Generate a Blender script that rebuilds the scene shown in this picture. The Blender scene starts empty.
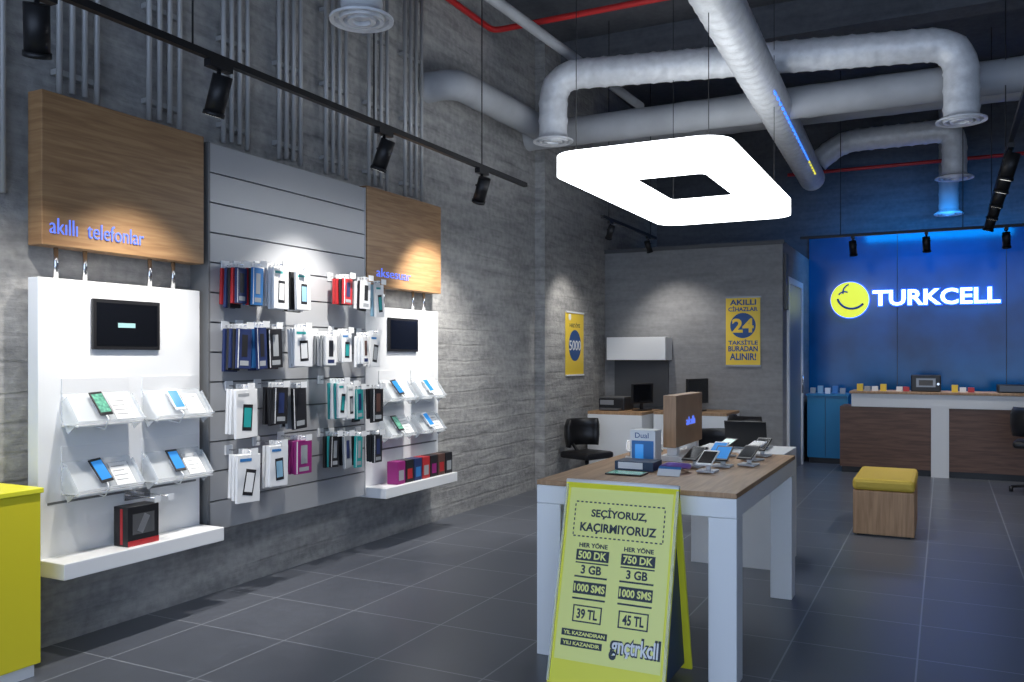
import bpy, math, random
from mathutils import Vector, Matrix
random.seed(7)
sc = bpy.context.scene
sc.view_settings.view_transform = 'Standard'
COL = sc.collection

# ------------------------------------------------------------ materials
def mat(name, col, rough=0.5, metal=0.0, emis=None, es=0.0, noise=0.0, nscale=20.0, bump=0.0, spec=None, trans=0.0, alpha=1.0):
    m = bpy.data.materials.new(name); m.use_nodes = True
    nt = m.node_tree; b = nt.nodes['Principled BSDF']
    b.inputs['Base Color'].default_value = (*col, 1)
    b.inputs['Roughness'].default_value = rough
    b.inputs['Metallic'].default_value = metal
    if spec is not None: b.inputs['Specular IOR Level'].default_value = spec
    if trans: b.inputs['Transmission Weight'].default_value = trans
    if alpha < 1: b.inputs['Alpha'].default_value = alpha
    if emis is not None:
        b.inputs['Emission Color'].default_value = (*emis, 1)
        b.inputs['Emission Strength'].default_value = es
    if noise or bump:
        tc = nt.nodes.new('ShaderNodeTexCoord'); n = nt.nodes.new('ShaderNodeTexNoise')
        n.inputs['Scale'].default_value = nscale; n.inputs['Detail'].default_value = 5
        nt.links.new(tc.outputs['Object'], n.inputs['Vector'])
        if noise:
            r = nt.nodes.new('ShaderNodeValToRGB')
            r.color_ramp.elements[0].position = 0.3; r.color_ramp.elements[1].position = 0.7
            r.color_ramp.elements[0].color = (*[c*(1-noise) for c in col], 1)
            r.color_ramp.elements[1].color = (*[min(1, c*(1+noise)) for c in col], 1)
            nt.links.new(n.outputs['Fac'], r.inputs['Fac']); nt.links.new(r.outputs['Color'], b.inputs['Base Color'])
        if bump:
            bp = nt.nodes.new('ShaderNodeBump'); bp.inputs['Strength'].default_value = bump; bp.inputs['Distance'].default_value = 0.02
            nt.links.new(n.outputs['Fac'], bp.inputs['Height']); nt.links.new(bp.outputs['Normal'], b.inputs['Normal'])
    return m

def concrete(name, c0, c1, boards=True, bs=.35):
    m = bpy.data.materials.new(name); m.use_nodes = True
    nt = m.node_tree; L = nt.links.new; b = nt.nodes['Principled BSDF']; b.inputs['Roughness'].default_value = 0.85
    tc = nt.nodes.new('ShaderNodeTexCoord')
    mp = nt.nodes.new('ShaderNodeMapping'); mp.inputs['Scale'].default_value = (0.8, 0.8, 5.0)
    L(tc.outputs['Object'], mp.inputs['Vector'])
    n1 = nt.nodes.new('ShaderNodeTexNoise'); n1.inputs['Scale'].default_value = 2.2; n1.inputs['Detail'].default_value = 9; n1.inputs['Roughness'].default_value = .62
    L(mp.outputs['Vector'], n1.inputs['Vector'])
    n2 = nt.nodes.new('ShaderNodeTexNoise'); n2.inputs['Scale'].default_value = 18; n2.inputs['Detail'].default_value = 8
    L(tc.outputs['Object'], n2.inputs['Vector'])
    mx = nt.nodes.new('ShaderNodeMix'); mx.inputs['Factor'].default_value = 0.35
    L(n1.outputs['Fac'], mx.inputs['A']); L(n2.outputs['Fac'], mx.inputs['B'])
    r = nt.nodes.new('ShaderNodeValToRGB')
    r.color_ramp.elements[0].position = 0.36; r.color_ramp.elements[1].position = 0.62
    r.color_ramp.elements[0].color = (*c0, 1); r.color_ramp.elements[1].color = (*c1, 1)
    L(mx.outputs['Result'], r.inputs['Fac'])
    h = mx.outputs['Result']; colout = r.outputs['Color']
    if boards:
        sx = nt.nodes.new('ShaderNodeSeparateXYZ'); L(tc.outputs['Object'], sx.inputs[0])
        wob = nt.nodes.new('ShaderNodeMath'); wob.operation = 'MULTIPLY_ADD'; wob.inputs[1].default_value = .07
        L(n1.outputs['Fac'], wob.inputs[0]); L(sx.outputs['Z'], wob.inputs[2])
        sc1 = nt.nodes.new('ShaderNodeMath'); sc1.operation = 'MULTIPLY'; sc1.inputs[1].default_value = 1/.15; L(wob.outputs[0], sc1.inputs[0])
        fr = nt.nodes.new('ShaderNodeMath'); fr.operation = 'FRACT'; L(sc1.outputs[0], fr.inputs[0])
        pp = nt.nodes.new('ShaderNodeMath'); pp.operation = 'PINGPONG'; pp.inputs[1].default_value = .5; L(fr.outputs[0], pp.inputs[0])
        mr = nt.nodes.new('ShaderNodeMapRange'); mr.inputs['From Min'].default_value = 0; mr.inputs['From Max'].default_value = .09
        mr.inputs['To Min'].default_value = 0; mr.inputs['To Max'].default_value = 1; L(pp.outputs[0], mr.inputs['Value'])
        n3 = nt.nodes.new('ShaderNodeTexNoise'); n3.inputs['Scale'].default_value = 1.3; n3.inputs['Detail'].default_value = 5
        L(tc.outputs['Object'], n3.inputs['Vector'])
        m3 = nt.nodes.new('ShaderNodeMapRange'); m3.inputs['From Min'].default_value = .4; m3.inputs['From Max'].default_value = .65; L(n3.outputs['Fac'], m3.inputs['Value'])
        mxx = nt.nodes.new('ShaderNodeMath'); mxx.operation = 'MAXIMUM'; L(mr.outputs['Result'], mxx.inputs[0])
        inv = nt.nodes.new('ShaderNodeMath'); inv.operation = 'SUBTRACT'; inv.inputs[0].default_value = 1; L(m3.outputs['Result'], inv.inputs[1])
        L(inv.outputs[0], mxx.inputs[1])
        ad = nt.nodes.new('ShaderNodeMath'); ad.operation = 'MULTIPLY_ADD'; ad.inputs[1].default_value = .16
        L(mxx.outputs[0], ad.inputs[0]); L(h, ad.inputs[2]); h = ad.outputs[0]
        dk = nt.nodes.new('ShaderNodeMapRange'); dk.inputs['To Min'].default_value = .85; dk.inputs['To Max'].default_value = 1; L(mxx.outputs[0], dk.inputs['Value'])
        vm = nt.nodes.new('ShaderNodeVectorMath'); vm.operation = 'SCALE'; L(colout, vm.inputs[0]); L(dk.outputs['Result'], vm.inputs['Scale']); colout = vm.outputs['Vector']
    L(colout, b.inputs['Base Color'])
    bp = nt.nodes.new('ShaderNodeBump'); bp.inputs['Strength'].default_value = bs; bp.inputs['Distance'].default_value = 0.05
    L(h, bp.inputs['Height']); L(bp.outputs['Normal'], b.inputs['Normal'])
    return m

def wood(name, c0, c1, scale=(1, 1, 14), rough=.45):
    m = bpy.data.materials.new(name); m.use_nodes = True
    nt = m.node_tree; L = nt.links.new; b = nt.nodes['Principled BSDF']; b.inputs['Roughness'].default_value = rough
    tc = nt.nodes.new('ShaderNodeTexCoord'); mp = nt.nodes.new('ShaderNodeMapping'); mp.inputs['Scale'].default_value = scale
    L(tc.outputs['Object'], mp.inputs['Vector'])
    n = nt.nodes.new('ShaderNodeTexNoise'); n.inputs['Scale'].default_value = 3; n.inputs['Detail'].default_value = 8; n.inputs['Distortion'].default_value = .6
    L(mp.outputs['Vector'], n.inputs['Vector'])
    r = nt.nodes.new('ShaderNodeValToRGB'); r.color_ramp.elements[0].position = .35; r.color_ramp.elements[1].position = .66
    r.color_ramp.elements[0].color = (*c0, 1); r.color_ramp.elements[1].color = (*c1, 1)
    L(n.outputs['Fac'], r.inputs['Fac']); L(r.outputs['Color'], b.inputs['Base Color'])
    return m

def tiles(name):
    m = bpy.data.materials.new(name); m.use_nodes = True
    nt = m.node_tree; L = nt.links.new; b = nt.nodes['Principled BSDF']
    tc = nt.nodes.new('ShaderNodeTexCoord'); mp = nt.nodes.new('ShaderNodeMapping')
    mp.inputs['Location'].default_value = (0.12, 0.1, 0)
    L(tc.outputs['Object'], mp.inputs['Vector'])
    br = nt.nodes.new('ShaderNodeTexBrick'); br.offset = 0.0; br.squash = 1.0
    br.inputs['Scale'].default_value = 1.0; br.inputs['Brick Width'].default_value = 0.6; br.inputs['Row Height'].default_value = 0.6
    br.inputs['Mortar Size'].default_value = 0.0045; br.inputs['Mortar Smooth'].default_value = 0.1; br.inputs['Bias'].default_value = 0
    br.inputs['Color1'].default_value = (.096, .106, .130, 1); br.inputs['Color2'].default_value = (.115, .125, .150, 1)
    br.inputs['Mortar'].default_value = (.27, .29, .33, 1)
    L(mp.outputs['Vector'], br.inputs['Vector'])
    n = nt.nodes.new('ShaderNodeTexNoise'); n.inputs['Scale'].default_value = 5; n.inputs['Detail'].default_value = 8
    L(tc.outputs['Object'], n.inputs['Vector'])
    mr = nt.nodes.new('ShaderNodeMapRange'); mr.inputs['To Min'].default_value = .85; mr.inputs['To Max'].default_value = 1.15
    L(n.outputs['Fac'], mr.inputs['Value'])
    mx = nt.nodes.new('ShaderNodeVectorMath'); mx.operation = 'SCALE'
    L(br.outputs['Color'], mx.inputs[0]); L(mr.outputs['Result'], mx.inputs['Scale'])
    L(mx.outputs['Vector'], b.inputs['Base Color'])
    m2 = nt.nodes.new('ShaderNodeMapRange'); m2.inputs['To Min'].default_value = .28; m2.inputs['To Max'].default_value = .36
    L(n.outputs['Fac'], m2.inputs['Value']); L(m2.outputs['Result'], b.inputs['Roughness'])
    return m

M_CONC = concrete('concrete_wall', (.22, .22, .222), (.42, .415, .405), bs=.5)
M_CONC2 = concrete('concrete_plain', (.22, .22, .225), (.30, .30, .305), boards=False, bs=.2)
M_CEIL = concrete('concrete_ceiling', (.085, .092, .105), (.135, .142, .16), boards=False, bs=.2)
M_FLOOR = tiles('floor_tiles')
M_WOOD = wood('oak_panel', (.27, .145, .065), (.40, .235, .11))
M_WOODT = wood('oak_top', (.36, .21, .11), (.5, .31, .17), scale=(14, 1, 1))
M_WOODC = wood('walnut_counter', (.10, .05, .032), (.17, .088, .055), scale=(1, 1, 12))
M_WHITE = mat('white_laminate', (.86, .87, .88), .35)
M_WHITE2 = mat('white_plastic', (.80, .81, .82), .4)
M_SLATE = mat('grey_slatwall', (.42, .43, .45), .4, metal=.15)
M_SLATED = mat('slat_groove', (.17, .175, .18), .5)
M_BLACK = mat('black_plastic', (.012, .012, .014), .4)
M_BLKM = mat('black_metal', (.02, .02, .022), .45, metal=.5)
M_SCREEN = mat('dark_screen', (.006, .007, .01), .12)
M_CHROME = mat('chrome', (.7, .7, .72), .2, metal=1)
M_GALV = mat('galvanised_steel', (.42, .42, .42), .5, metal=.3)
M_DUCT = mat('duct_white', (.74, .76, .79), .4, metal=.1, noise=.1, nscale=14, bump=.35)
M_PIPE = mat('pipe_grey', (.36, .375, .40), .6, noise=.1, nscale=4)
M_RED = mat('red_pipe_paint', (.5, .02, .02), .4)
M_LAMP = mat('lamp_diffuser', (.9, .9, .9), .5, emis=(.93, .97, 1.0), es=5.8)
M_LAMPT = mat('lamp_top_fill', (.9, .9, .9), .5, emis=(.93, .97, 1.0), es=2.8)  # glow added on the lamp's top to brighten the ducts above
M_YEL = mat('yellow_vinyl', (.80, .70, .03), .4)
M_YELC = mat('yellow_cushion', (.60, .43, .06), .6, bump=.2, nscale=60)
M_YELP = mat('yellow_print', (.90, .86, .05), .35)
M_YELO = mat('amber_print', (.85, .60, .05), .45)
M_INK = mat('dark_ink', (.02, .035, .05), .5)
M_BLUEI = mat('blue_ink', (.01, .07, .25), .5)
M_WHITEP = mat('white_print', (.85, .86, .86), .5)
M_BLUEW = mat('blue_glass_wall', (.001, .10, .25), .14, noise=.45, nscale=1.1, spec=.35)
M_BLUEC = mat('blue_laminate', (.01, .2, .42), .35)
M_SIGNW = mat('sign_white_light', (.9, .95, 1), .4, emis=(.88, .94, 1), es=2.5)
M_SIGNB = mat('sign_blue_halo', (.02, .08, .9), .4, emis=(.02, .14, 1), es=3)
M_SIGNY = mat('sign_yellow_light', (.9, .85, .05), .4, emis=(.85, .85, .04), es=.8)
M_LEDB = mat('blue_led_letters', (.1, .15, .6), .4, emis=(.12, .22, 1), es=.9)
M_REFLB = mat('blue_reflection_glow', (.03, .15, .9), .4, emis=(.04, .2, 1), es=1.8)  # emissive blue, paints the sign's reflection onto the duct
M_REFLY = mat('yellow_reflection_glow', (.8, .7, .05), .4, emis=(.85, .8, .05), es=1)  # yellow end of the same painted reflection
M_LEDW = mat('spot_lens', (.9, .9, .9), .4, emis=(1, .97, .9), es=1.2)
M_ACR = mat('frosted_acrylic', (.86, .9, .93), .15, alpha=.35)
M_PHS = mat('phone_screen_blue', (.03, .2, .5), .15, emis=(.05, .3, .8), es=.5)
M_PHS2 = mat('phone_screen_mixed', (.1, .3, .2), .15, emis=(.2, .45, .4), es=.35, noise=.8, nscale=60)
M_GREY = mat('grey_metal', (.3, .31, .33), .4, metal=.5)
M_DGREY = mat('dark_grey', (.09, .092, .098), .6)
M_TEAL = mat('label_teal', (.3, .5, .5), .4, emis=(.3, .5, .5), es=.4)
M_NAVYB = mat('navy_board', (.03, .06, .11), .5)
PAL = {k: mat('pack_' + k, c, .4) for k, c in dict(white=(.8, .81, .82), grey=(.35, .37, .39), black=(.015, .015, .018), navy=(.02, .035, .12),
      red=(.45, .025, .03), purple=(.3, .02, .18), teal=(.02, .33, .33), blue=(.04, .2, .5), orange=(.7, .22, .03), brown=(.1, .05, .04), sky=(.25, .45, .6)).items()}

# ------------------------------------------------------------ builders
def finish(name, verts, faces, m, parent=None, smooth=False):
    me = bpy.data.meshes.new(name); me.from_pydata([tuple(v) for v in verts], [], faces); me.update()
    if m: me.materials.append(m)
    if smooth:
        for p in me.polygons: p.use_smooth = True
    o = bpy.data.objects.new(name, me); COL.objects.link(o)
    if parent is not None:
        o.parent = parent; o.matrix_parent_inverse = Matrix.Translation(-Vector(parent.location))
    return o

def empty(name, loc=(0, 0, 0)):
    e = bpy.data.objects.new(name, None); e.location = loc; e.empty_display_size = .1; COL.objects.link(e); return e

def bevel(o, w, seg=2):
    b = o.modifiers.new('bevel', 'BEVEL'); b.width = w; b.segments = seg; b.limit_method = 'ANGLE'; return o

def box(name, x0, x1, y0, y1, z0, z1, m, parent=None, bv=0, M=None):
    x0, x1 = sorted((x0, x1)); y0, y1 = sorted((y0, y1)); z0, z1 = sorted((z0, z1))
    v = [Vector(p) for p in ((x0, y0, z0), (x1, y0, z0), (x1, y1, z0), (x0, y1, z0), (x0, y0, z1), (x1, y0, z1), (x1, y1, z1), (x0, y1, z1))]
    if M is not None: v = [M @ p for p in v]
    f = [(0, 3, 2, 1), (4, 5, 6, 7), (0, 1, 5, 4), (1, 2, 6, 5), (2, 3, 7, 6), (3, 0, 4, 7)]
    o = finish(name, v, f, m, parent)
    if bv: bevel(o, bv)
    return o

def multibox(name, lst, m, parent=None):
    V = []; F = []
    for (x0, x1, y0, y1, z0, z1) in lst:
        k = len(V)
        V += [(x0, y0, z0), (x1, y0, z0), (x1, y1, z0), (x0, y1, z0), (x0, y0, z1), (x1, y0, z1), (x1, y1, z1), (x0, y1, z1)]
        F += [tuple(i + k for i in f) for f in ((0, 3, 2, 1), (4, 5, 6, 7), (0, 1, 5, 4), (1, 2, 6, 5), (2, 3, 7, 6), (3, 0, 4, 7))]
    return finish(name, V, F, m, parent)

def basis(d):
    d = Vector(d).normalized(); up = Vector((0, 0, 1)) if abs(d.z) < .95 else Vector((1, 0, 0))
    a = d.cross(up).normalized(); return a, a.cross(d).normalized(), d

def cyl(name, p0, p1, r, m, parent=None, r2=None, n=20):
    p0 = Vector(p0); p1 = Vector(p1); a, b, d = basis(p1 - p0); r2 = r if r2 is None else r2
    V = []; F = []
    for p, rr in ((p0, r), (p1, r2)):
        for i in range(n):
            t = 2 * math.pi * i / n; V.append(p + (a * math.cos(t) + b * math.sin(t)) * rr)
    for i in range(n): F.append((i, (i + 1) % n, n + (i + 1) % n, n + i))
    F.append(tuple(range(n))[::-1]); F.append(tuple(range(n, 2 * n)))
    o = finish(name, V, F, m, parent)
    for p in o.data.polygons:
        if len(p.vertices) == 4: p.use_smooth = True
    return o

def rounded(pts, R, n=8):
    pts = [Vector(p) for p in pts]; out = [pts[0]]
    for i in range(1, len(pts) - 1):
        a = pts[i] + (pts[i-1] - pts[i]).normalized() * R; c = pts[i] + (pts[i+1] - pts[i]).normalized() * R
        for k in range(n + 1):
            t = k / n; out.append(a * (1-t)**2 + pts[i] * 2*t*(1-t) + c * t*t)
    out.append(pts[-1]); return out

def tube(name, pts, r, m, parent=None, step=.04, ridge=0.0, n=24, every=3):
    P = [Vector(pts[0])]
    for i in range(len(pts) - 1):
        a = Vector(pts[i]); b = Vector(pts[i+1]); L = (b - a).length; k = max(1, int(round(L / step)))
        for j in range(1, k + 1): P.append(a.lerp(b, j / k))
    V = []; F = []; prev = None
    for i, p in enumerate(P):
        d = (P[min(i+1, len(P)-1)] - P[max(i-1, 0)]).normalized()
        if prev is None: a, b, _ = basis(d)
        else:
            a = (prev - d * prev.dot(d)).normalized(); b = a.cross(d).normalized()
        prev = a; rr = r * (1 + (ridge if i % every == 0 else 0))
        for k in range(n):
            t = 2*math.pi*k/n; V.append(p + (a*math.cos(t) + b*math.sin(t)) * rr)
    for i in range(len(P) - 1):
        for k in range(n):
            F.append((i*n+k, i*n+(k+1) % n, (i+1)*n+(k+1) % n, (i+1)*n+k))
    F.append(tuple(range(n))); F.append(tuple(range((len(P)-1)*n, len(P)*n))[::-1])
    o = finish(name, V, F, m, parent)
    for p in o.data.polygons:
        if len(p.vertices) == 4: p.use_smooth = True
    return o

def lathe(name, prof, cx, cy, m, parent=None, n=32):
    V = []; F = []
    for (r, z) in prof:
        for k in range(n):
            t = 2*math.pi*k/n; V.append((cx + r*math.cos(t), cy + r*math.sin(t), z))
    for i in range(len(prof)-1):
        for k in range(n): F.append((i*n+k, i*n+(k+1) % n, (i+1)*n+(k+1) % n, (i+1)*n+k))
    return finish(name, V, F, m, parent, smooth=False)

def frame(o, x, y):
    x = Vector(x).normalized(); y = Vector(y).normalized(); z = x.cross(y)
    M = Matrix.Identity(4)
    for i in range(3):
        M[i][0] = x[i]; M[i][1] = y[i]; M[i][2] = z[i]; M[i][3] = o[i]
    return M

def text(name, s, M, x0, x1, y0, y1, m, parent=None, ext=.002, off=0.0, zl=0.0):
    cu = bpy.data.curves.new(name, 'FONT'); cu.body = s; cu.size = 1; cu.extrude = 0.5; cu.offset = off
    cu.resolution_u = 3
    ob = bpy.data.objects.new(name, cu); COL.objects.link(ob)
    dg = bpy.context.evaluated_depsgraph_get(); dg.update()
    me = bpy.data.meshes.new_from_object(ob.evaluated_get(dg)); bpy.data.objects.remove(ob)
    xs = [v.co.x for v in me.vertices]; ys = [v.co.y for v in me.vertices]
    ax, bx, ay, by = min(xs), max(xs), min(ys), max(ys)
    for v in me.vertices:
        p = Vector((x0 + (v.co.x-ax)/(bx-ax)*(x1-x0), y0 + (v.co.y-ay)/(by-ay)*(y1-y0), zl + (v.co.z + .5)*ext))
        v.co = M @ p
    me.materials.clear(); me.materials.append(m)
    o = bpy.data.objects.new(name, me); COL.objects.link(o)
    if parent is not None:
        o.parent = parent; o.matrix_parent_inverse = Matrix.Translation(-Vector(parent.location))
    return o

def F_left(x, y, z): return frame((x, y, z), (0, 1, 0), (0, 0, 1))    # facing +X
def F_back(x, y, z): return frame((x, y, z), (1, 0, 0), (0, 0, 1))    # facing -Y

def spot_light(loc, tgt, e, ang=60, blend=.8, col=(1, .96, .9), size=.04, name='spot_beam', parent=None):
    l = bpy.data.lights.new(name, 'SPOT'); l.energy = e; l.spot_size = math.radians(ang); l.spot_blend = blend
    l.color = col; l.shadow_soft_size = size
    o = bpy.data.objects.new(name, l); COL.objects.link(o)
    o.rotation_euler = (Vector(tgt) - Vector(loc)).to_track_quat('-Z', 'Y').to_euler()
    o.location = loc
    if parent is not None:
        o.parent = parent; o.matrix_parent_inverse = Matrix.Translation(-Vector(parent.location))
    return o

def spotlight(x, y, zr, tgt, e=40, ang=60, s=1.0, col=(1, .96, .9)):
    E = empty('track_spotlight', (x, y, zr))
    box('adapter', x-.02*s, x+.02*s, y-.07*s, y+.07*s, zr-.035*s, zr-.001, M_BLKM, E)
    cyl('stem', (x, y, zr-.03*s), (x, y, zr-.1*s), .01*s, M_BLKM, E)
    c = Vector((x, y, zr-.14*s)); d = (Vector(tgt) - c).normalized()
    cyl('yoke', (x-.05*s, y, zr-.11*s), (x+.05*s, y, zr-.11*s), .008*s, M_BLKM, E)
    cyl('housing', c - d*.08*s, c + d*.09*s, .045*s, M_BLKM, E)
    cyl('bezel', c + d*.09*s, c + d*.11*s, .05*s, M_BLKM, E)
    cyl('lens', c + d*.088*s, c + d*.1105*s, .036*s, M_LEDW, E)
    if e: spot_light(c + d*.13*s, tgt, e, ang, parent=E, col=col)
    return E

# ------------------------------------------------------------ room shell
XL, XR, YB, YF, ZC = -4.15, 5.0, 13.4, -2.2, 5.2
PX, PY, PZ = -1.8, 11.04, 2.95
box('floor', XL-.2, XR+.2, YF, YB+.2, -.1, 0, M_FLOOR)
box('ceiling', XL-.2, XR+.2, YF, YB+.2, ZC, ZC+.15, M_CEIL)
box('wall_left', XL-.2, XL, YF, YB+.2, 0, ZC, M_CONC)
box('wall_right', XR, XR+.2, YF, YB+.2, 0, ZC, M_CONC2)
box('wall_back', XL, XR, YB, YB+.2, 0, ZC, M_CEIL)
box('wall_partition', XL, PX, PY, YB, 0, PZ, M_CONC2)
box('wall_pilaster', XL, -4.03, 8.8, 10.3, 0, ZC, M_CONC)
box('wall_blue_glass', PX, XR, YB-.03, YB, 0, 3.3, M_BLUEW)
multibox('trim_glass_joints', [(x-.004, x+.004, YB-.034, YB-.03, 0, 3.3) for x in (-.6, .75, 2.1, 3.45)], M_INK)
box('trim_partition_top', XL, PX+.02, PY-.02, PY+.02, PZ-.04, PZ+.01, M_DGREY)
box('baseboard_partition', XL, PX, PY-.015, PY, 0, .08, M_DGREY)
box('wall_front', XL, XR, YF-.2, YF, 4.3, ZC, M_CONC2)

for y in (3.0, 9.4, 12.4):
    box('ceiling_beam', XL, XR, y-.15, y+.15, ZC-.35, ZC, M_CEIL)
D = empty('door_1', (PX, 12.2, 0))
box('frame_left', PX, PX+.03, 11.35, 11.43, 0, 2.45, M_WHITE, D)
box('frame_right', PX, PX+.03, 12.5, 12.58, 0, 2.45, M_WHITE, D)
box('frame_top', PX, PX+.03, 11.35, 12.58, 2.45, 2.53, M_WHITE, D)
box('leaf', PX, PX+.012, 11.43, 12.5, 0, 2.45, M_GREY, D)
cyl('handle', (PX+.05, 12.38, 1.0), (PX+.05, 12.38, 1.25), .012, M_CHROME, D)
box('door_plaque', PX, PX+.03, 11.12, 11.3, 2.1, 2.8, M_DGREY)

# ------------------------------------------------------------ left displays
XP = -4.0
XW = -4.10
Y1 = 2.735
def wood_header(y0, y1):
    E = empty('wood_header_sign', (XL, (y0+y1)/2, 2.06))
    box('oak_face', XW, XP+.01, y0, y1, 2.06, 2.83, M_WOOD, E, bv=.004)
    box('back_bracket', XL+.002, XW, y0+.2, y1-.2, 2.2, 2.7, M_GREY, E)
    return E
def display_panel(y0, y1):
    E = empty('phone_display_panel', (XL, (y0+y1)/2, .41))
    box('panel', XW, XP-.02, y0, y1, .43, 1.9, M_WHITE, E, bv=.003)
    box('wall_bracket', XL+.002, XW, y0+.15, y1-.15, .5, 1.8, M_GREY, E)
    box('shelf', XW, -3.82, y0, y1, .41, .49, M_WHITE, E, bv=.004)
    box('slot', XP-.021, XP-.0185, y0+.05, y1-.03, .754, .766, M_SLATED, E)
    for k, f in enumerate((.12, .28, .68, .84)):
        yy = y0 + (y1-y0)*f
        cyl('post_%d' % k, (XL+.09, yy, 1.9), (XL+.09, yy, 2.06), .012, M_CHROME, E)
    return E
wh1 = wood_header(Y1, 3.775)
text('lettering', 'akıllı  telefonlar', F_left(XP+.011, Y1, 0), .04, .60, 2.12, 2.20, M_LEDB, wh1, ext=.006, off=-.012)
wh2 = wood_header(5.41, 6.5)
text('lettering', 'aksesuar', F_left(XP+.011, 5.41, 0), .12, .6, 2.135, 2.205, M_LEDB, wh2, ext=.006, off=-.012)
dp1 = display_panel(Y1, 3.77)
dp2 = display_panel(5.42, 6.5)

def wall_screen(y0, y1, z0, z1):
    E = empty('wall_tablet_screen', (XP-.02, (y0+y1)/2, (z0+z1)/2))
    box('bezel', XP-.019, XP, y0, y1, z0, z1, M_BLACK, E, bv=.003)
    box('glass', XP, XP+.002, y0+.02, y1-.02, z0+.02, z1-.02, M_SCREEN, E)
    return E
ws = wall_screen(3.03, 3.46, 1.54, 1.81)
box('display_label', XP+.002, XP+.003, 3.18, 3.29, 1.66, 1.685, M_TEAL, ws)
wall_screen(5.72, 6.15, 1.545, 1.82)

def phone_stand(yc, zc, w=.40, scr=0):
    xp = XP-.02
    E = empty('smartphone_display_stand', (xp, yc, zc))
    box('back_plate', xp+.001, xp+.006, yc-w/2, yc+w/2, zc-.12, zc+.12, M_WHITE2, E)
    Mt = frame((xp+.12, yc, zc-.11), (0, 1, 0), (-.6, 0, .8))
    box('tray_back', -w/2, w/2, 0, .2, -.004, 0, M_ACR, E, M=Mt)
    box('tray_lip', -w/2, w/2, -.004, 0, -.004, .03, M_ACR, E, M=Mt)
    box('side_l', -w/2, -w/2+.004, 0, .16, -.085, .02, M_ACR, E, M=Mt)
    box('side_r', w/2-.004, w/2, 0, .16, -.085, .02, M_ACR, E, M=Mt)
    box('base_ledge', xp+.001, xp+.13, yc-w/2, yc+w/2, zc-.125, zc-.118, M_WHITE2, E)
    a = -.03
    Mp = Mt @ Matrix.Translation((a, .1, 0)) @ Matrix.Rotation(random.uniform(.0, .2), 4, 'Z')
    box('security_pod', -.02, .02, -.03, .03, 0, .02, M_WHITE, E, M=Mp)
    box('phone_body', -.038, .038, -.07, .075, .02, .03, M_BLACK if scr != 2 else M_WHITE, E, bv=.003, M=Mp)
    box('phone_screen', -.032, .032, -.055, .06, .03, .0308, (M_PHS, M_PHS2, M_PHS)[scr], E, M=Mp)
    box('info_card', a+.075, a+.19, .01, .15, .001, .004, M_WHITEP, E, M=Mt)
    for k in range(4):
        box('card_line_%d' % k, a+.085, a+.165-.01*(k % 2), .125-k*.028, .130-k*.028, .004, .0045, M_GREY, E, M=Mt)
    tube('security_cable', rounded([Mp @ Vector((0, -.07, .02)), Mt @ Vector((a-.02, -.01, .05)), Vector((xp+.1, yc-.02, zc-.15)), Vector((xp+.004, yc-.03, zc-.13))], .02, 4), .004, M_WHITE, E, step=.03, n=6)
    return E
for (yc, zc, sc_) in ((3.06, 1.27, 1), (3.55, 1.27, 2), (3.06, .92, 0), (3.55, .92, 0), (5.78, 1.27, 0), (6.24, 1.27, 2), (5.78, .98, 1), (6.24, .98, 2)):
    phone_stand(yc, zc, scr=sc_, w=.40 if yc < 5 else .36)

E = empty('product_hook', (XP-.02, 3.33, .72))
for k, y in enumerate((3.27, 3.36)):
    cyl('rod_%d' % k, (XP-.018, y, .735), (-3.8, y, .735), .004, M_CHROME, E); box('tag_%d' % k, -3.80, -3.797, y-.02, y+.02, .715, .75, M_WHITE, E)
box('backing', XP-.019, XP-.01, 3.23, 3.40, .71, .76, M_CHROME, E)
E = empty('boxed_earphones', (-3.9, 3.24, .49))
box('carton', -3.97, -3.86, 3.13, 3.33, .491, .70, PAL['black'], E, bv=.002)
Mx = F_left(-3.86, 3.13, .49)
box('side_print', .0, .20, .0, .03, 0, .001, PAL['red'], E, M=Mx)
box('front_print', .03, .17, .06, .17, 0, .0008, M_DGREY, E, M=Mx)
Mr = Mx @ Matrix.Translation((.10, .115, 0)) @ Matrix.Rotation(-.5, 4, 'Z')
box('product_print', -.02, .02, -.05, .05, .001, .0015, M_GREY, E, M=Mr)
box('spine_print', -3.92, -3.90, 3.129, 3.13, .5, .69, PAL['red'], E)
E = empty('small_product_boxes', (-3.9, 6.0, .49))
for k in range(7):
    y = 5.62 + k*.122
    c = ['purple', 'black', 'navy', 'red', 'black', 'brown', 'black'][k]
    box('carton_%d' % k, -3.95, -3.85, y, y+.11, .491, .67, PAL[c], E, bv=.002)
    box('label_%d' % k, -3.85, -3.849, y+.02, y+.09, .52, .60, PAL[['grey', 'red', 'blue', 'grey', 'purple', 'red', 'grey'][k]], E)

E = empty('slatwall_panel', (XL, 4.6, .43))
box('backer', XL+.003, XP-.02, 3.83, 5.38, .43, 2.81, M_SLATED, E)
nsl = 13; hz = (2.81-.43)/nsl
multibox('slats', [(XP-.02, XP, 3.83, 5.39, .43+i*hz+.006, .43+(i+1)*hz-.004) for i in range(nsl)], M_SLATE, E)
box('edge_near', XL+.003, XP+.004, 3.815, 3.83, .43, 2.81, M_SLATED, E)
box('edge_far', XL+.003, XP+.004, 5.39, 5.40, .43, 2.81, M_SLATE, E)

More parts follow.
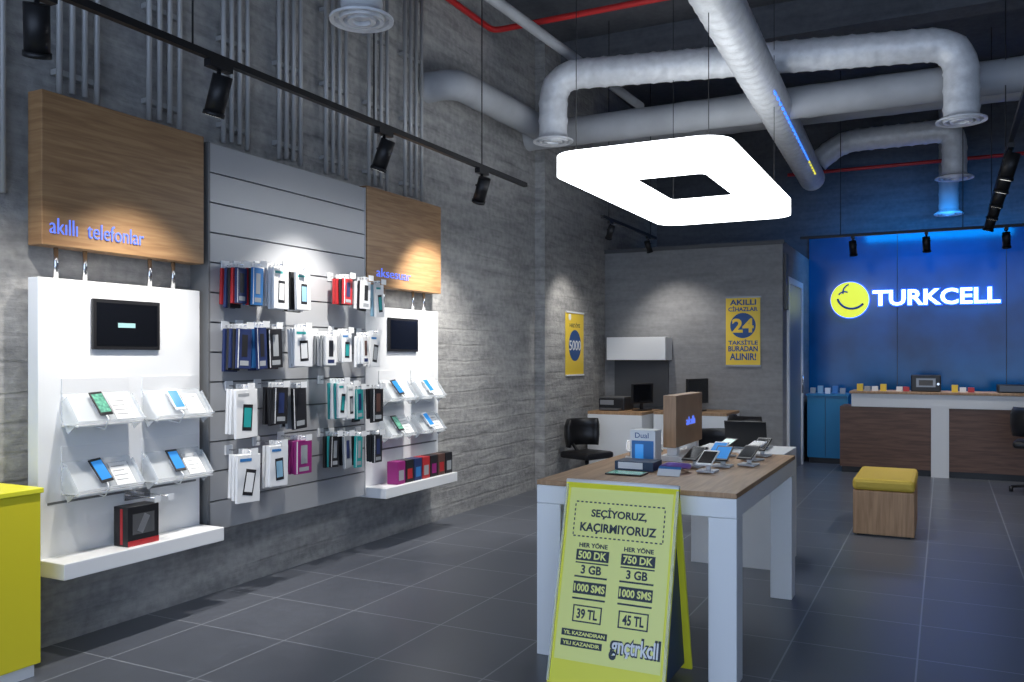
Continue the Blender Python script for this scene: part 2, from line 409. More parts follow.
E = empty('hanging_phone_accessories', (XP, 4.6, 1.2))
def pack(y, z, w, h, n, col, cols2=None, xf=-3.80):
    xf += random.uniform(-.05, .03); z += random.uniform(-.015, .015); w *= random.uniform(.92, 1.05); top = z + h/2
    cyl('hook', (XP+.001, y, top+.02), (xf+.03, y, top+.02), .004, M_CHROME, E, n=8)
    box('price_tag', xf+.03, xf+.033, y-.03, y+.03, top, top+.04, M_WHITE, E)
    box('hook_base', XP+.001, XP+.01, y-.03, y+.03, top-.01, top+.05, M_WHITE2, E)
    for k in range(n):
        x = xf - .028*(k+1); c = col if not cols2 else cols2[k % len(cols2)]
        if x < XP+.005: break
        hh = h*random.uniform(.9, 1.03)
        R = Matrix.Translation((x, y, top+.02)) @ Matrix.Rotation(random.uniform(-.05, .05), 4, 'X') @ Matrix.Rotation(random.uniform(-.12, .12), 4, 'Z')
        box('pack_%d' % k, 0, .02, -w/2, w/2, -.02-hh, -.02, PAL[c], E, bv=.003, M=R)
        box('hang_tab', .008, .011, -.022, .022, -.02, .012, M_WHITE2, E, M=R)
        if k == 0: R0 = R; h0 = hh
    Mx = R0 @ frame((.0205, -w/2, -.02-h0), (0, 1, 0), (0, 0, 1)); h = h0
    if col in ('white', 'sky'):
        Mr = Mx @ Matrix.Translation((w*.52, h*.42, 0)) @ Matrix.Rotation(random.uniform(-.3, .1), 4, 'Z')
        box('phone_picture', -w*.22, w*.22, -h*.27, h*.27, 0, .001, PAL['black'], E, M=Mr)
        box('phone_picture_screen', -w*.17, w*.17, -h*.2, h*.2, .001, .0015, PAL[random.choice(['sky', 'grey', 'white', 'teal'])], E, M=Mr)
        box('brand_bar', w*.1, w*.6, h*.86, h*.92, 0, .001, PAL[random.choice(['grey', 'teal', 'blue'])], E, M=Mx)
    else:
        box('label', w*.2, w*.8, h*.08, h*.2, 0, .001, PAL['grey' if col != 'grey' else 'navy'], E, M=Mx)
        box('window_print', w*.3, w*.7, h*.3, h*.85, 0, .001, PAL[random.choice(['brown', 'grey', 'black', 'navy'])], E, M=Mx)
        box('stripe', w*.03, w*.09, h*.02, h*.98, 0, .001, PAL['white'], E, M=Mx)
R1, R2, R3, R4 = 1.93, 1.55, 1.15, .80
pack(3.95, R1, .10, .24, 5, 'navy', ['navy', 'red', 'black']); pack(4.05, R1, .09, .24, 4, 'red', ['blue', 'black', 'red'])
pack(4.23, R1, .16, .27, 4, 'white'); pack(4.45, R1, .16, .26, 4, 'white', ['white', 'black'])
pack(4.97, R1+.03, .11, .2, 4, 'red', ['red', 'black', 'red']); pack(5.12, R1+.01, .10, .22, 3, 'black', ['white', 'black']); pack(5.32, R1, .12, .24, 2, 'white', ['white', 'sky'])
pack(3.95, R2, .11, .27, 5, 'navy', ['navy', 'black']); pack(4.07, R2, .09, .27, 4, 'navy', ['navy', 'blue'])
pack(4.23, R2, .15, .26, 5, 'brown', ['black', 'brown']); pack(4.45, R2, .17, .26, 3, 'white')
pack(4.80, R2, .14, .22, 5, 'grey', ['white', 'grey']); pack(4.98, R2, .10, .22, 3, 'white'); pack(5.11, R2, .08, .22, 3, 'grey', ['white']); pack(5.31, R2, .13, .25, 3, 'white')
pack(3.98, R3, .19, .30, 3, 'white'); pack(4.23, R3+.04, .13, .26, 4, 'black'); pack(4.43, R3+.02, .15, .27, 4, 'black', ['black', 'grey'])
pack(4.86, R3+.03, .09, .25, 4, 'white', ['white', 'teal']); pack(5.0, R3+.02, .09, .25, 3, 'white'); pack(5.13, R3, .09, .24, 3, 'teal', ['teal', 'black']); pack(5.30, R3, .12, .25, 3, 'black')
pack(3.98, R4-.04, .18, .29, 3, 'white'); pack(4.22, R4, .15, .28, 3, 'white'); pack(4.45, R4+.04, .16, .22, 4, 'purple')
pack(4.86, R4+.02, .09, .23, 3, 'black', ['black', 'teal']); pack(4.98, R4+.02, .09, .23, 3, 'black', ['grey', 'black']); pack(5.11, R4, .09, .23, 3, 'navy', ['teal', 'black']); pack(5.30, R4, .12, .22, 3, 'black')

for (a, b) in ((2.36, 2.6), (2.9, 3.12), (3.46, 3.68), (4.03, 4.24), (4.54, 4.76), (5.04, 5.28), (5.57, 5.82), (6.08, 6.34)):
    E = empty('cable_ladder', (XL, (a+b)/2, 2.85))
    zb = 2.86 if a > 2.5 else 2.3
    for k in range(4):
        y = a + (b-a)*k/3
        cyl('rod_%d' % k, (XL+.06, y, zb + (.02 if k % 3 else 0)), (XL+.06, y, 4.68), .016, M_GALV, E, n=8)
    for k in range(4):
        z = zb + .12 + k*.55
        box('rung_%d' % k, XL+.003, XL+.05, a-.01, b+.01, z-.015, z+.015, M_GALV, E)

E = empty('yellow_display_plinth', (-3.95, 2.2, 0))
box('body', -4.12, -3.8, 1.5, 2.6, .06, .86, M_YEL, E, bv=.004)
box('cap', -4.13, -3.79, 1.49, 2.61, .86, .885, M_YELP, E, bv=.004)
box('plinth_foot', -4.1, -3.82, 1.52, 2.58, 0, .06, M_WHITE, E)

E = empty('wall_poster', (-4.03, 9.66, 1.28))
box('sheet', -4.028, -4.02, 9.38, 9.94, 1.28, 2.04, M_YELO, E)
Mx = F_left(-4.02, 9.38, 1.28)
box('rail_t', 0, .56, .75, .77, 0, .01, M_WHITE2, E, M=Mx); box('rail_b', 0, .56, -.01, .01, 0, .01, M_WHITE2, E, M=Mx)
cyl('blue_block', Mx @ Vector((.28, .36, 0)), Mx @ Vector((.28, .36, .001)), .19, M_BLUEI, E, n=28); text('headline', '5000', Mx, .1, .46, .3, .42, M_WHITEP, E, zl=.002)
text('subline', 'HEDİYE', Mx, .12, .44, .58, .64, M_INK, E); cyl('emblem', (-4.02, 9.5, 1.98), (-4.018, 9.5, 1.98), .04, M_WHITEP, E)

E = empty('hanging_poster', (-2.28, PY, 1.39))
Mx = F_back(-2.5, PY-.012, 1.39)
W = .43; H = .87
box('sheet', 0, W, 0, H, -.006, 0, M_YELO, E, M=Mx)
box('rail_t', -.01, W+.01, H-.01, H+.012, -.010, .006, M_GREY, E, M=Mx); box('rail_b', -.01, W+.01, -.012, .01, -.010, .006, M_GREY, E, M=Mx)
text('line_1', 'AKILLI', Mx, .05, .38, .77, .84, M_BLUEI, E, off=.03); text('line_2', 'CİHAZLAR', Mx, .03, .40, .69, .76, M_BLUEI, E, off=.03)
cyl('round_badge', Mx @ Vector((.215, .51, 0)), Mx @ Vector((.215, .51, .002)), .16, M_BLUEI, E, n=32)
text('number', '24', Mx, .08, .35, .42, .60, M_YELO, E, zl=.003, off=.03)
text('line_3', 'TAKSİTLE', Mx, .03, .40, .265, .335, M_BLUEI, E, off=.03); text('line_4', 'BURADAN', Mx, .03, .40, .18, .25, M_BLUEI, E, off=.03); text('line_5', 'ALINIR!', Mx, .05, .38, .07, .16, M_BLUEI, E, off=.03)

# ------------------------------------------------------------ tracks & spots
def track(p0, p1, cables=()):
    E = empty('lighting_track', p0)
    x0, y0, z = p0; x1, y1, _ = p1
    if abs(x1-x0) < .01: box('rail', x0-.018, x0+.018, y0, y1, z, z+.035, M_BLKM, E)
    else: box('rail', x0, x1, y0-.018, y0+.018, z, z+.035, M_BLKM, E)
    for k, c in enumerate(cables):
        p = (x0, c) if abs(x1-x0) < .01 else (c, y0)
        cyl('cable_%d' % k, (p[0], p[1], z+.03), (p[0], p[1], ZC-.002), .005, M_BLACK, E, n=8)
    return E
track((-3.3, 1.2, 3.0), (-3.3, 6.8, 3.0), (2.0, 3.05, 4.55, 6.0))
spotlight(-3.3, 2.24, 3.0, (-4.0, 2.75, 1.0), 65, 75, 1.1)
spotlight(-3.3, 3.22, 3.0, (-4.0, 3.25, .9), 130, 82, 1.1)
spotlight(-3.3, 4.66, 3.0, (-4.05, 4.6, 1.0), 145, 82, 1.1)
spotlight(-3.3, 6.0, 3.0, (-4.1, 6.5, 1.3), 190, 88, 1.1)
track((-3.3, 8.7, 3.0), (-3.3, 10.6, 3.0), (8.9, 10.4))
spotlight(-3.3, 8.95, 3.0, (-4.1, 9.6, 1.2), 60, 80, .8)
spotlight(-3.3, 10.3, 3.0, (-3.0, 11.0, 1.2), 50, 95, .8)
track((-1.7, 11.8, 3.05), (1.2, 11.8, 3.05), (-1.2, .2))
for x, e in ((-1.05, 45), (-.2, 45), (.66, 45)):
    spotlight(x, 11.8, 3.05, (x+.1, 12.6, .9), e, 70)
track((.47, 5.5, 3.2), (.47, 11.4, 3.2), (6, 8.5, 11))
for y, e in ((7.9, 55), (8.5, 0), (9.3, 80), (10.1, 0), (11.0, 55)):
    spotlight(.47, y, 3.2, (-.4, y+.5, 0), e, 90, 1.15)

# ------------------------------------------------------------ ducts
def diffuser(x, y, z, r=.2, parent=None):
    pr = [(.12, z+.06), (r, z+.015), (r, z), (r*.86, z+.005), (r*.84, z+.03), (r*.72, z+.03), (r*.7, z-.003), (r*.58, z-.001), (r*.56, z+.03), (r*.46, z+.03), (r*.44, z-.006), (r*.3, z-.006), (r*.28, z+.02), (.001, z+.0)]
    return lathe('diffuser', pr, x, y, M_DUCT, parent)
E = empty('ventilation_duct', (-1.4, 8, 3.9))
tube('main_run', [(-1.24, 2.5, 3.90), (-1.59, 12.1, 3.90)], .155, M_DUCT, E, ridge=.06, every=4)
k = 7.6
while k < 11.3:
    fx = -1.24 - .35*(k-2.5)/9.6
    box('reflection_patch', fx+.105, fx+.122, k, k+.11, 3.785, 3.80, M_REFLB if k < 10.4 else M_REFLY, E); k += .17  # glowing patches stand in for the sign's reflection on the duct
E = empty('ventilation_duct', (-1.7, 8, 4.2))
tube('pipe', rounded([(-3.48, 7.8, 3.68), (-3.48, 7.8, 4.30), (.13, 8.3, 4.2), (.13, 8.3, 3.56)], .28), .14, M_DUCT, E, ridge=.06, every=4)
diffuser(-3.48, 7.8, 3.64, .2, E); diffuser(.13, 8.3, 3.52, .2, E)
E = empty('ventilation_duct', (-.7, 12, 4.3))
tube('pipe', rounded([(-1.5, 12.0, 4.1), (-1.2, 12.0, 4.33), (.11, 12.0, 4.33), (.11, 12.0, 3.76)], .2), .14, M_DUCT, E, ridge=.06, every=4)
diffuser(.11, 12.0, 3.72, .22, E)
E = empty('ventilation_duct', (.05, 12.9, 3.5))
tube('pipe', [(.05, 12.95, 5.15), (.05, 12.95, 3.46)], .12, M_PIPE, E, ridge=.05, every=4); diffuser(.05, 12.95, 3.42, .18, E)
E = empty('ventilation_duct', (-3.1, 4.15, 3.5))
tube('pipe', [(-3.1, 4.15, ZC-.01), (-3.1, 4.15, 3.56)], .12, M_DUCT, E, ridge=.05, every=4); diffuser(-3.1, 4.15, 3.5, .19, E)
E = empty('air_pipe', (-3.5, 7, 3.9))
tube('pipe', rounded([(XL+.01, 6.5, 3.91), (-3.84, 6.5, 3.91), (-3.84, 8.45, 3.94)], .18), .13, M_PIPE, E, step=.08, ridge=.03, every=6)
E = empty('air_pipe', (0, 8.6, 3.95))
tube('pipe', [(XL+.01, 8.6, 3.95), (XR-.01, 8.6, 3.95)], .15, M_PIPE, E, step=.1, ridge=.03, every=6)
E = empty('air_pipe', (0, 10.6, 4.45))
tube('pipe', [(XL+.01, 10.6, 4.45), (XR-.01, 10.6, 4.45)], .2, M_PIPE, E, step=.1, ridge=.03, every=6)
tube('ceiling_conduit', [(-3.6, 2, 4.55), (-3.3, 10, 4.55)], .05, M_PIPE, step=1)
tube('sprinkler_pipe', rounded([(XL+.1, 0, 4.78), (XL+.1, 7.6, 4.78), (XR-.01, 7.6, 4.78)], .1, 4), .03, M_RED, step=1, n=12)
tube('sprinkler_pipe', [(-2.0, 12.7, 4.1), (XR-.01, 12.7, 4.1)], .025, M_RED, step=1, n=12)

# ------------------------------------------------------------ pendant lamp
def rrect(x0, x1, y0, y1, r, n=8):
    out = []
    for cx, cy, a0 in ((x1-r, y1-r, 0), (x0+r, y1-r, 90), (x0+r, y0+r, 180), (x1-r, y0+r, 270)):
        for k in range(n+1):
            a = math.radians(a0 + 90*k/n); out.append((cx + r*math.cos(a), cy + r*math.sin(a)))
    return out
def ring_lamp(x0, x1, y0, y1, z0, z1, hx0, hx1, hy0, hy1):
    E = empty('pendant_ring_light', ((x0+x1)/2, (y0+y1)/2, z0))
    o = rrect(x0, x1, y0, y1, .2); i = rrect(hx0, hx1, hy0, hy1, .06); n = len(o)
    V = [(x, y, z0) for x, y in o] + [(x, y, z0) for x, y in i] + [(x, y, z1) for x, y in o] + [(x, y, z1) for x, y in i]
    F = []
    for k in range(n):
        j = (k+1) % n
        F += [(k, j, n+j, n+k)[::-1], (k, j, 2*n+j, 2*n+k), (n+k, n+j, 3*n+j, 3*n+k)[::-1]]
    finish('diffuser', V, F, M_LAMP, E)
    V2 = [(x, y, z1) for x, y in o] + [(x, y, z1) for x, y in i]
    F2 = [(k, (k+1) % n, n+(k+1) % n, n+k) for k in range(n)]
    finish('top_fill', V2, F2, M_LAMPT, E)  # added upward fill for the ducts
    for k, (x, y) in enumerate(((x0+.15, y0+.15), (x1-.15, y0+.15), (x0+.15, y1-.15), (x1-.15, y1-.15))):
        cyl('wire_%d' % k, (x, y, z1), (x, y, ZC-.002), .003, M_BLKM, E, n=6)
ring_lamp(-2.45, -1.22, 5.4, 8.1, 2.77, 2.91, -2.18, -1.48, 5.88, 7.5)

# ------------------------------------------------------------ demo table
E = empty('display_table', (-1.33, 4.8, 0))
x0, x1, y0, y1 = -1.84, -.84, 3.92, 5.62
box('top_frame', x0, x1, y0, y1, .765, .855, M_WHITE, E, bv=.004)
box('wood_top', x0, x1, y0, y1, .856, .88, M_WOODT, E, bv=.003)
for k, (a, b) in enumerate(((x0, y0), (x1-.13, y0), (x0, y1-.13), (x1-.13, y1-.13))):
    box('leg_%d' % k, a, a+.13, b, b+.13, 0, .764, M_WHITE, E, bv=.004)
TZ = .88
E = empty('wooden_table_sign', (-1.46, 5.3, TZ))
box('oak_block', -1.5, -1.42, 4.97, 5.58, TZ+.08, TZ+.39, M_WOODT, E, bv=.004)
box('base', -1.52, -1.38, 4.95, 5.60, TZ+.001, TZ+.03, M_WHITE, E)
for k, y in enumerate((5.05, 5.50)): box('foot_%d' % k, -1.49, -1.43, y-.03, y+.03, TZ+.03, TZ+.08, M_WHITE, E)
text('lettering', 'akıllı', F_left(-1.42, 4.97, TZ), .22, .42, .2, .25, M_LEDB, E, ext=.004, off=-.01)
E = empty('brochure_box', (-1.52, 4.85, TZ))
box('carton', -1.62, -1.47, 4.72, 4.84, TZ+.001, TZ+.20, M_WHITEP, E, bv=.002)
Mx = F_back(-1.62, 4.72, TZ); box('cover', .01, .14, .02, .14, 0, .001, PAL['blue'], E, M=Mx)
box('cover_phone', .03, .08, .03, .12, .001, .002, M_PHS, E, M=Mx); text('title', 'Dual', Mx, .03, .11, .155, .185, M_BLUEI, E)
E = empty('gadget_box', (-1.45, 4.5, TZ))
box('carton', -1.62, -1.40, 4.46, 4.62, TZ+.001, TZ+.05, M_NAVYB, E, bv=.002); box('label', -1.60, -1.46, 4.459, 4.46, TZ+.01, TZ+.045, M_WHITEP, E)
E = empty('gift_ribbon', (-1.3, 4.6, TZ)); M_PUR = mat('purple_gloss', (.3, .17, .55), .3)
tube('loop', rounded([(-1.38, 4.55, TZ+.015), (-1.3, 4.42, TZ+.05), (-1.22, 4.55, TZ+.03), (-1.33, 4.66, TZ+.015)], .04), .016, M_PUR, E, step=.02, n=10)
def demo_phone(x, y, rz=0, screen=M_PHS, s=1.0):
    E = empty('smartphone_on_pedestal', (x, y, TZ))
    R = Matrix.Translation((x, y, TZ)) @ Matrix.Rotation(rz, 4, 'Z')
    box('base', -.045*s, .045*s, -.05, .05, .001, .012, M_WHITE, E, bv=.003, M=R)
    cyl('post', R @ Vector((0, .01, .012)), R @ Vector((0, .01, .06)), .014, M_WHITE, E, n=12)
    T = R @ Matrix.Translation((0, 0, .075)) @ Matrix.Rotation(math.radians(22), 4, 'X')
    box('phone', -.04*s, .04*s, -.075*s, .075*s, -.004, .005, M_WHITE if random.random() < .5 else M_BLACK, E, bv=.003, M=T)
    box('screen', -.034*s, .034*s, -.06*s, .06*s, .005, .0058, screen, E, M=T)
    box('price_plate', -.035, .035, -.08, -.05, .012, .016, M_WHITEP, E, M=R)
    return E
for x, y, s in ((-1.14, 4.6, 1.1), (-1.26, 4.78, 1.1), (-1.12, 4.86, 1.15), (-1.0, 4.98, 1.1), (-1.2, 5.1, 1.1), (-1.03, 5.24, 1.15), (-1.22, 5.36, 1.1), (-1.02, 5.48, 1.1)):
    demo_phone(x, y, random.uniform(-.5, .1), random.choice([M_PHS, M_PHS2, M_SCREEN]), s)
for x, y in ((-1.7, 5.0), (-1.7, 5.25), (-1.7, 5.48)): demo_phone(x, y, .3, M_SCREEN)
E = empty('flat_tablet', (-1.5, 4.33, TZ)); box('slab', -1.6, -1.4, 4.25, 4.38, TZ+.001, TZ+.009, M_BLACK, E, bv=.003); box('screen', -1.59, -1.41, 4.26, 4.37, TZ+.009, TZ+.010, M_PHS2, E)
E = empty('price_card', (-1.3, 4.42, TZ))
Mx = frame((-1.34, 4.33, TZ+.001), (1, 0, 0), (0, .7, .7)); box('card', 0, .12, 0, .06, 0, .003, M_WHITEP, E, M=Mx); box('band', 0, .12, .045, .06, .003, .004, PAL['blue'], E, M=Mx)

# ------------------------------------------------------------ A-frame poster board
E = empty('a_frame_poster_stand', (-1.345, 3.78, 0))
ax0, ax1 = -1.62, -1.07; ay = 3.80; az = .905
up = Vector((0, ay-3.55, az)); Lh = up.length
MF = frame((ax0, 3.55, 0), (1, 0, 0), up)
Wd = ax1-ax0
box('front_board', 0, Wd, .02, Lh, -.018, 0, M_YELP, E, bv=.002, M=MF)
upb = Vector((0, ay-4.03, az)); MB = frame((ax0, 4.03, 0), (1, 0, 0), upb)
box('back_board', 0, Wd, .02, upb.length, -.004, .014, M_YELP, E, bv=.002, M=MB)
cyl('hinge', (ax0, ay, az), (ax1, ay, az), .012, M_WHITE, E, n=10)
for nm, x in (('gusset_l', ax0+.03), ('gusset_r', ax1-.03)):
    finish(nm, [(x, 3.6, .05), (x, 3.99, .05), (x, ay+.01, az-.05), (x, ay-.01, az-.05)], [(0, 1, 2, 3)], M_NAVYB, E)
M_SHEET = mat('poster_sheet_lime', (.90, .91, .26), .3)
box('poster_sheet', .025, Wd-.025, .13, Lh-.03, 0, .002, M_SHEET, E, M=MF)
def ptxt(s, x0, x1, y0, y1, m=M_INK, zl=.003): text('print_text', s, MF, x0, x1, y0, y1, m, E, ext=.0006, zl=zl, off=.03)
def pblk(x0, x1, y0, y1, m=M_INK): box('print_block', x0, x1, y0, y1, .002, .003, m, E, M=MF)
ptxt('SEÇİYORUZ,', .14, .41, .77, .825); ptxt('KAÇIRMIYORUZ', .09, .46, .70, .75)
k = .06
while k < .49:
    pblk(k, k+.012, .842, .848); pblk(k, k+.012, .682, .688); k += .022
k = .69
while k < .84:
    pblk(.055, .06, k, k+.012); pblk(.49, .495, k, k+.012); k += .022
for cx, t1, t4 in ((.165, '500 DK', '39 TL'), (.385, '750 DK', '45 TL')):
    ptxt('HER YÖNE', cx-.07, cx+.07, .635, .66)
    pblk(cx-.08, cx+.08, .575, .625); ptxt(t1, cx-.07, cx+.07, .583, .618, M_SHEET, .004)
    ptxt('3 GB', cx-.05, cx+.05, .515, .555); pblk(cx-.08, cx+.08, .498, .506); pblk(cx-.08, cx+.08, .562, .568)
    pblk(cx-.08, cx+.08, .425, .48); ptxt('1000 SMS', cx-.075, cx+.075, .435, .47, M_SHEET, .004)
    pblk(cx-.08, cx+.08, .40, .408)
    for a in ((cx-.07, cx+.07, .37, .376), (cx-.07, cx+.07, .30, .306), (cx-.07, cx-.064, .30, .376), (cx+.064, cx+.07, .30, .376)): pblk(*a)
    ptxt(t4, cx-.05, cx+.05, .315, .36)
pblk(.05, .27, .235, .265); ptxt('YIL KAZANDIRAN', .06, .26, .242, .258, M_SHEET, .004)
pblk(.05, .25, .19, .22); ptxt('YILI KAZANDIR', .06, .24, .197, .213, M_SHEET, .004)
text('print_logo_edge', 'gnçtrkcll', MF, .285, .52, .16, .27, M_INK, E, ext=.0006, zl=.003, off=.05)
text('print_logo', 'gnçtrkcll', MF, .295, .51, .17, .26, M_WHITEP, E, ext=.0006, zl=.004, off=.02)
box('sleeve_edge', .0, .012, .03, Lh, .0, .008, M_ACR, E, M=MF); box('sleeve_edge_r', Wd-.012, Wd, .03, Lh, .0, .008, M_ACR, E, M=MF)

# ------------------------------------------------------------ desks
def desk(x0, x1, y0, y1, h=.83, wood_t=True):
    E = empty('service_desk', ((x0+x1)/2, (y0+y1)/2, 0))
    box('desktop', x0, x1, y0, y1, h-.035, h, M_WOODT if wood_t else M_WHITE, E, bv=.003)
    box('front_panel', x0, x1, y0, y0+.03, 0, h-.035, M_WHITE, E)
    box('side_panel_l', x0, x0+.035, y0+.03, y1, 0, h-.035, M_WHITE, E)
    box('side_panel_r', x1-.035, x1, y0+.03, y1, 0, h-.035, M_WHITE, E)
    return E
desk(-3.95, -3.25, 9.9, 10.65)
desk(-3.2, -2.3, 10.2, 10.9)
desk(-1.66, -1.0, 6.2, 6.75, .82, False)
box('wall_cabinet', -4.0, -3.2, 10.7, PY-.031, 1.46, 1.76, M_WHITE, bv=.004)
box('niche_panel', -4.0, -3.25, PY-.03, PY-.001, .83, 1.46, M_DGREY)
E = empty('printer', (-3.7, 10.3, .83))
box('body', -3.9, -3.56, 10.15, 10.5, .831, .98, M_BLACK, E, bv=.01); box('tray', -3.86, -3.6, 10.05, 10.16, .84, .86, M_DGREY, E)
box('lid', -3.89, -3.57, 10.16, 10.49, .98, 1.0, M_DGREY, E, bv=.006); box('panel', -3.88, -3.7, 10.145, 10.15, .9, .96, M_GREY, E)
def monitor(x, y, z, w=.45, rz=0.0):
    E = empty('computer_monitor', (x, y, z)); R = Matrix.Translation((x, y, z)) @ Matrix.Rotation(rz, 4, 'Z')
    box('base', -.1, .1, -.08, .08, .001, .015, M_BLACK, E, M=R, bv=.004); box('neck', -.02, .02, .0, .02, .015, .15, M_BLACK, E, M=R)
    box('panel', -w/2, w/2, -.02, .01, .09, .09+w*.62, M_BLACK, E, M=R, bv=.004); box('screen', -w/2+.015, w/2-.015, -.021, -.02, .105, .075+w*.62, M_SCREEN, E, M=R)
monitor(-3.38, 10.3, .83, .40, 1.2); monitor(-2.75, 10.55, .83, .5, 1.3)
E = empty('laptop', (-1.3, 6.5, .82)); box('base', -1.45, -1.15, 6.4, 6.62, .821, .84, M_GREY, E, bv=.003)
Mx = frame((-1.45, 6.4, .84), (1, 0, 0), (0, -.3, .95)); box('screen_lid', 0, .3, 0, .2, -.004, .004, M_BLACK, E, M=Mx)

def chair(x, y, rz=0, h=.46):
    E = empty('office_chair', (x, y, 0)); R = Matrix.Translation((x, y, 0)) @ Matrix.Rotation(rz, 4, 'Z')
    for k in range(5):
        a = 2*math.pi*k/5
        p = R @ Vector((.26*math.cos(a), .26*math.sin(a), .055)); cyl('star_arm_%d' % k, R @ Vector((0, 0, .09)), p, .016, M_BLKM, E, n=10)
        q = R @ Vector((.26*math.cos(a), .26*math.sin(a), .03)); cyl('caster_%d' % k, q - Vector((.02, 0, 0)), q + Vector((.02, 0, 0)), .03, M_BLACK, E, n=14)
    cyl('gas_lift', R @ Vector((0, 0, .08)), R @ Vector((0, 0, h-.05)), .025, M_CHROME, E)
    box('seat', -.23, .23, -.22, .22, h-.05, h+.03, M_BLACK, E, bv=.03, M=R)
    V = []; F = []; n = 12
    for j, (z, rr) in enumerate(((h+.08, .25), (h+.2, .27), (h+.32, .27), (h+.4, .24))):
        for k in range(n+1):
            a = math.radians(10 + 160*k/n); V.append(R @ Vector((rr*math.cos(a), rr*math.sin(a)*.95, z)))
    for j in range(3):
        for k in range(n): F.append((j*(n+1)+k, j*(n+1)+k+1, (j+1)*(n+1)+k+1, (j+1)*(n+1)+k))
    o = finish('backrest', V, F, M_BLACK, E, smooth=True); s = o.modifiers.new('t', 'SOLIDIFY'); s.thickness = .03
    cyl('back_support', R @ Vector((0, .1, h-.03)), R @ Vector((0, .25, h+.12)), .02, M_BLKM, E, n=10)
chair(-3.7, 9.25, 1.2, .38); chair(-1.9, 9.6, 2.4); chair(-1.75, 7.5, .3); chair(.92, 11.0, 3.0, .55)

# ------------------------------------------------------------ ottoman
E = empty('bench_ottoman', (-.46, 8.2, 0))
box('wood_body', -.69, -.22, 7.75, 8.65, .015, .38, M_WOODT, E, bv=.004)
box('feet', -.66, -.25, 7.78, 8.62, 0, .015, M_BLACK, E)
box('cushion', -.695, -.215, 7.745, 8.655, .38, .48, M_YELC, E, bv=.03)

# ------------------------------------------------------------ counter
E = empty('reception_counter', (.6, 12.2, 0))
cy0, cy1 = 11.9, 12.5
box('front_wood', -1.22, 4.2, cy0+.02, cy1, .08, .86, M_WOODC, E)
box('toe_kick', -1.2, 4.18, cy0+.06, cy1, 0, .08, M_BLACK, E)
box('upper_band', -1.08, 4.2, cy0, cy1-.1, .86, 1.03, M_WHITE2, E, bv=.003)
box('counter_top', -1.1, 4.22, cy0-.03, cy1, 1.03, 1.06, M_WOODT, E, bv=.003)
for k, x in enumerate((-.15, 1.5, 3.1)): box('white_pillar_%d' % k, x, x+.2, cy0-.01, cy0+.02, 0, .9, M_WHITE2, E)
CZ = 1.06
E = empty('blue_side_cabinet', (-1.5, 12.9, 0))
box('body', -1.74, -1.2, 12.75, 13.35, .08, .95, M_BLUEC, E); box('plinth', -1.72, -1.22, 12.78, 13.3, 0, .08, M_BLACK, E)
box('door_gap', -1.5, -1.495, 12.745, 12.75, .1, .93, M_INK, E); box('top', -1.75, -1.19, 12.73, 13.36, .95, .98, M_BLUEC, E)
E = empty('small_counter_goods', (-1.5, 12.9, .98))
for k in range(5): box('carton_%d' % k, -1.72+k*.1, -1.65+k*.1, 12.9, 12.97, .981, 1.06+.03*(k % 2), PAL[['grey', 'sky', 'white', 'blue', 'grey'][k]], E)
E = empty('cash_register', (-.2, 12.15, CZ))
box('body', -.38, -.04, 12.0, 12.3, CZ+.001, CZ+.21, M_BLACK, E, bv=.012); box('front_display', -.32, -.1, 11.995, 12.0, CZ+.06, CZ+.17, M_GREY, E)
box('window', -.29, -.13, 11.993, 11.995, CZ+.08, CZ+.15, M_DGREY, E); cyl('knob', (-.07, 12.0, CZ+.1), (-.07, 11.985, CZ+.1), .015, M_CHROME, E)
E = empty('counter_brochures', (-.7, 12.1, CZ))
for k, (x, c) in enumerate(((-1.02, 'orange'), (-.93, 'grey'), (-.84, 'white'), (-.74, 'orange'), (-.55, 'white'), (-.47, 'red'), (.08, 'orange'), (.17, 'white'), (.26, 'red'))):
    box('pack_%d' % k, x, x+.07, 12.0, 12.1, CZ+.001, CZ+.06+.03*(k % 3 == 0), PAL[c] if c != 'orange' else M_YELO, E)
E = empty('computer_terminal', (.75, 12.15, CZ)); box('body', .58, 1.1, 12.0, 12.35, CZ+.001, CZ+.1, M_BLACK, E, bv=.01); box('screen', .6, 1.08, 11.995, 12.0, CZ+.02, CZ+.09, M_SCREEN, E)

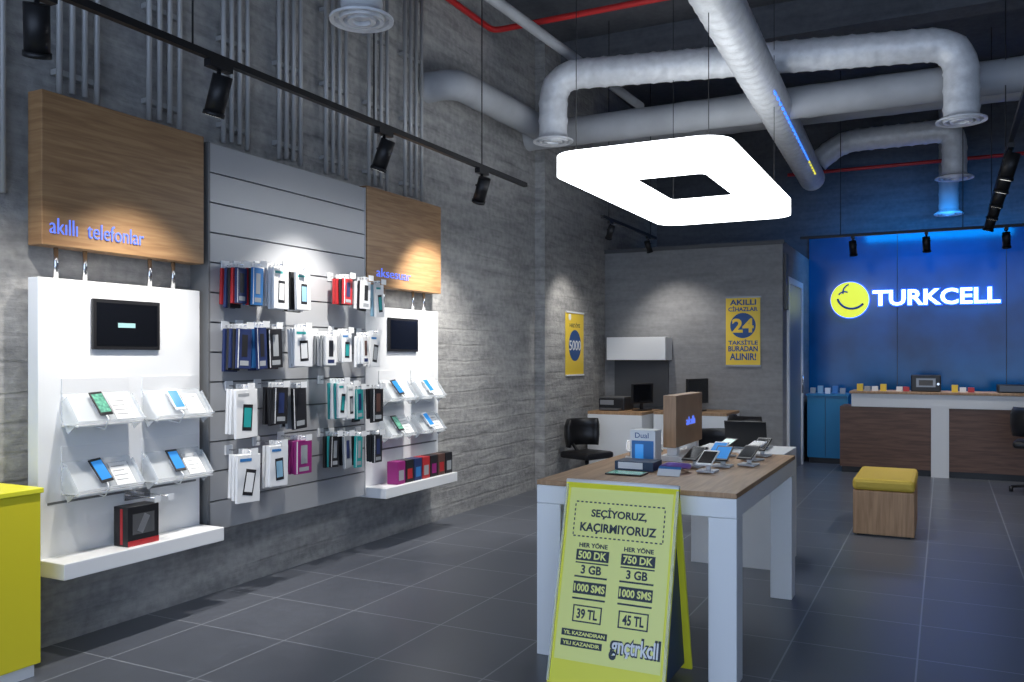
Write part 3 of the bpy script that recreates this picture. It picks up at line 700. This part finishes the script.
# ------------------------------------------------------------ illuminated sign
E = empty('illuminated_wall_sign', (-.3, YB-.03, 2.3))
YS = YB-.034
Mx = F_back(0, YS, 0)
text('halo_letters', 'TURKCELL', Mx, -.935, .69, 2.222, 2.468, M_SIGNB, E, ext=.02, off=.05)
text('white_letters', 'TURKCELL', Mx, -.92, .675, 2.235, 2.455, M_SIGNW, E, ext=.03, off=.02, zl=.025)
c = Vector((-1.23, YS, 2.33))
cyl('logo_halo', c, c + Vector((0, -.015, 0)), .268, M_SIGNB, E, n=40)
cyl('logo_disc', c + Vector((0, -.015, 0)), c + Vector((0, -.06, 0)), .26, M_SIGNY, E, n=40)
M_SB = mat('logo_blue', (.01, .1, .4), .4)
def arc(nm, cx, cz, r, a0, a1, th):
    pts = [(cx + r*math.cos(math.radians(a0+(a1-a0)*k/14)), YS-.062, cz + r*math.sin(math.radians(a0+(a1-a0)*k/14))) for k in range(15)]
    tube(nm, pts, th, M_SB, E, step=.1, n=8)
arc('smile', -1.2, 2.40, .2, 195, 320, .016); arc('antenna', -1.2, 2.44, .12, 110, 190, .011); arc('antenna_2', -1.3, 2.36, .09, 60, 150, .011)
pl = bpy.data.lights.new('blue_wall_fill', 'AREA'); pl.energy = 30; pl.color = (.0, .3, 1); pl.shape = 'RECTANGLE'; pl.size = 2.0; pl.size_y = .15; pl.specular_factor = .15  # added blue fill light ahead of the glass, no fixture there
po = bpy.data.objects.new('blue_wall_fill', pl); COL.objects.link(po); po.location = (-.1, YB-1.1, 3.35); po.rotation_euler = (math.radians(48), 0, 0)
po.parent = E; po.matrix_parent_inverse = Matrix.Translation(-Vector(E.location))

# ------------------------------------------------------------ world + camera
w = bpy.data.worlds.new('World'); sc.world = w; w.use_nodes = True
bg = w.node_tree.nodes['Background']; bg.inputs['Color'].default_value = (.58, .73, 1.0, 1); bg.inputs['Strength'].default_value = 2.5

cd = bpy.data.cameras.new('Camera'); cam = bpy.data.objects.new('Camera', cd); COL.objects.link(cam)
cam.location = (0, 0, 1.5); cam.rotation_euler = (math.radians(90), 0, math.radians(26.8))
cd.sensor_width = 36; cd.lens = 30.1; cd.shift_y = 16/1024; cd.clip_start = .05
sc.camera = cam
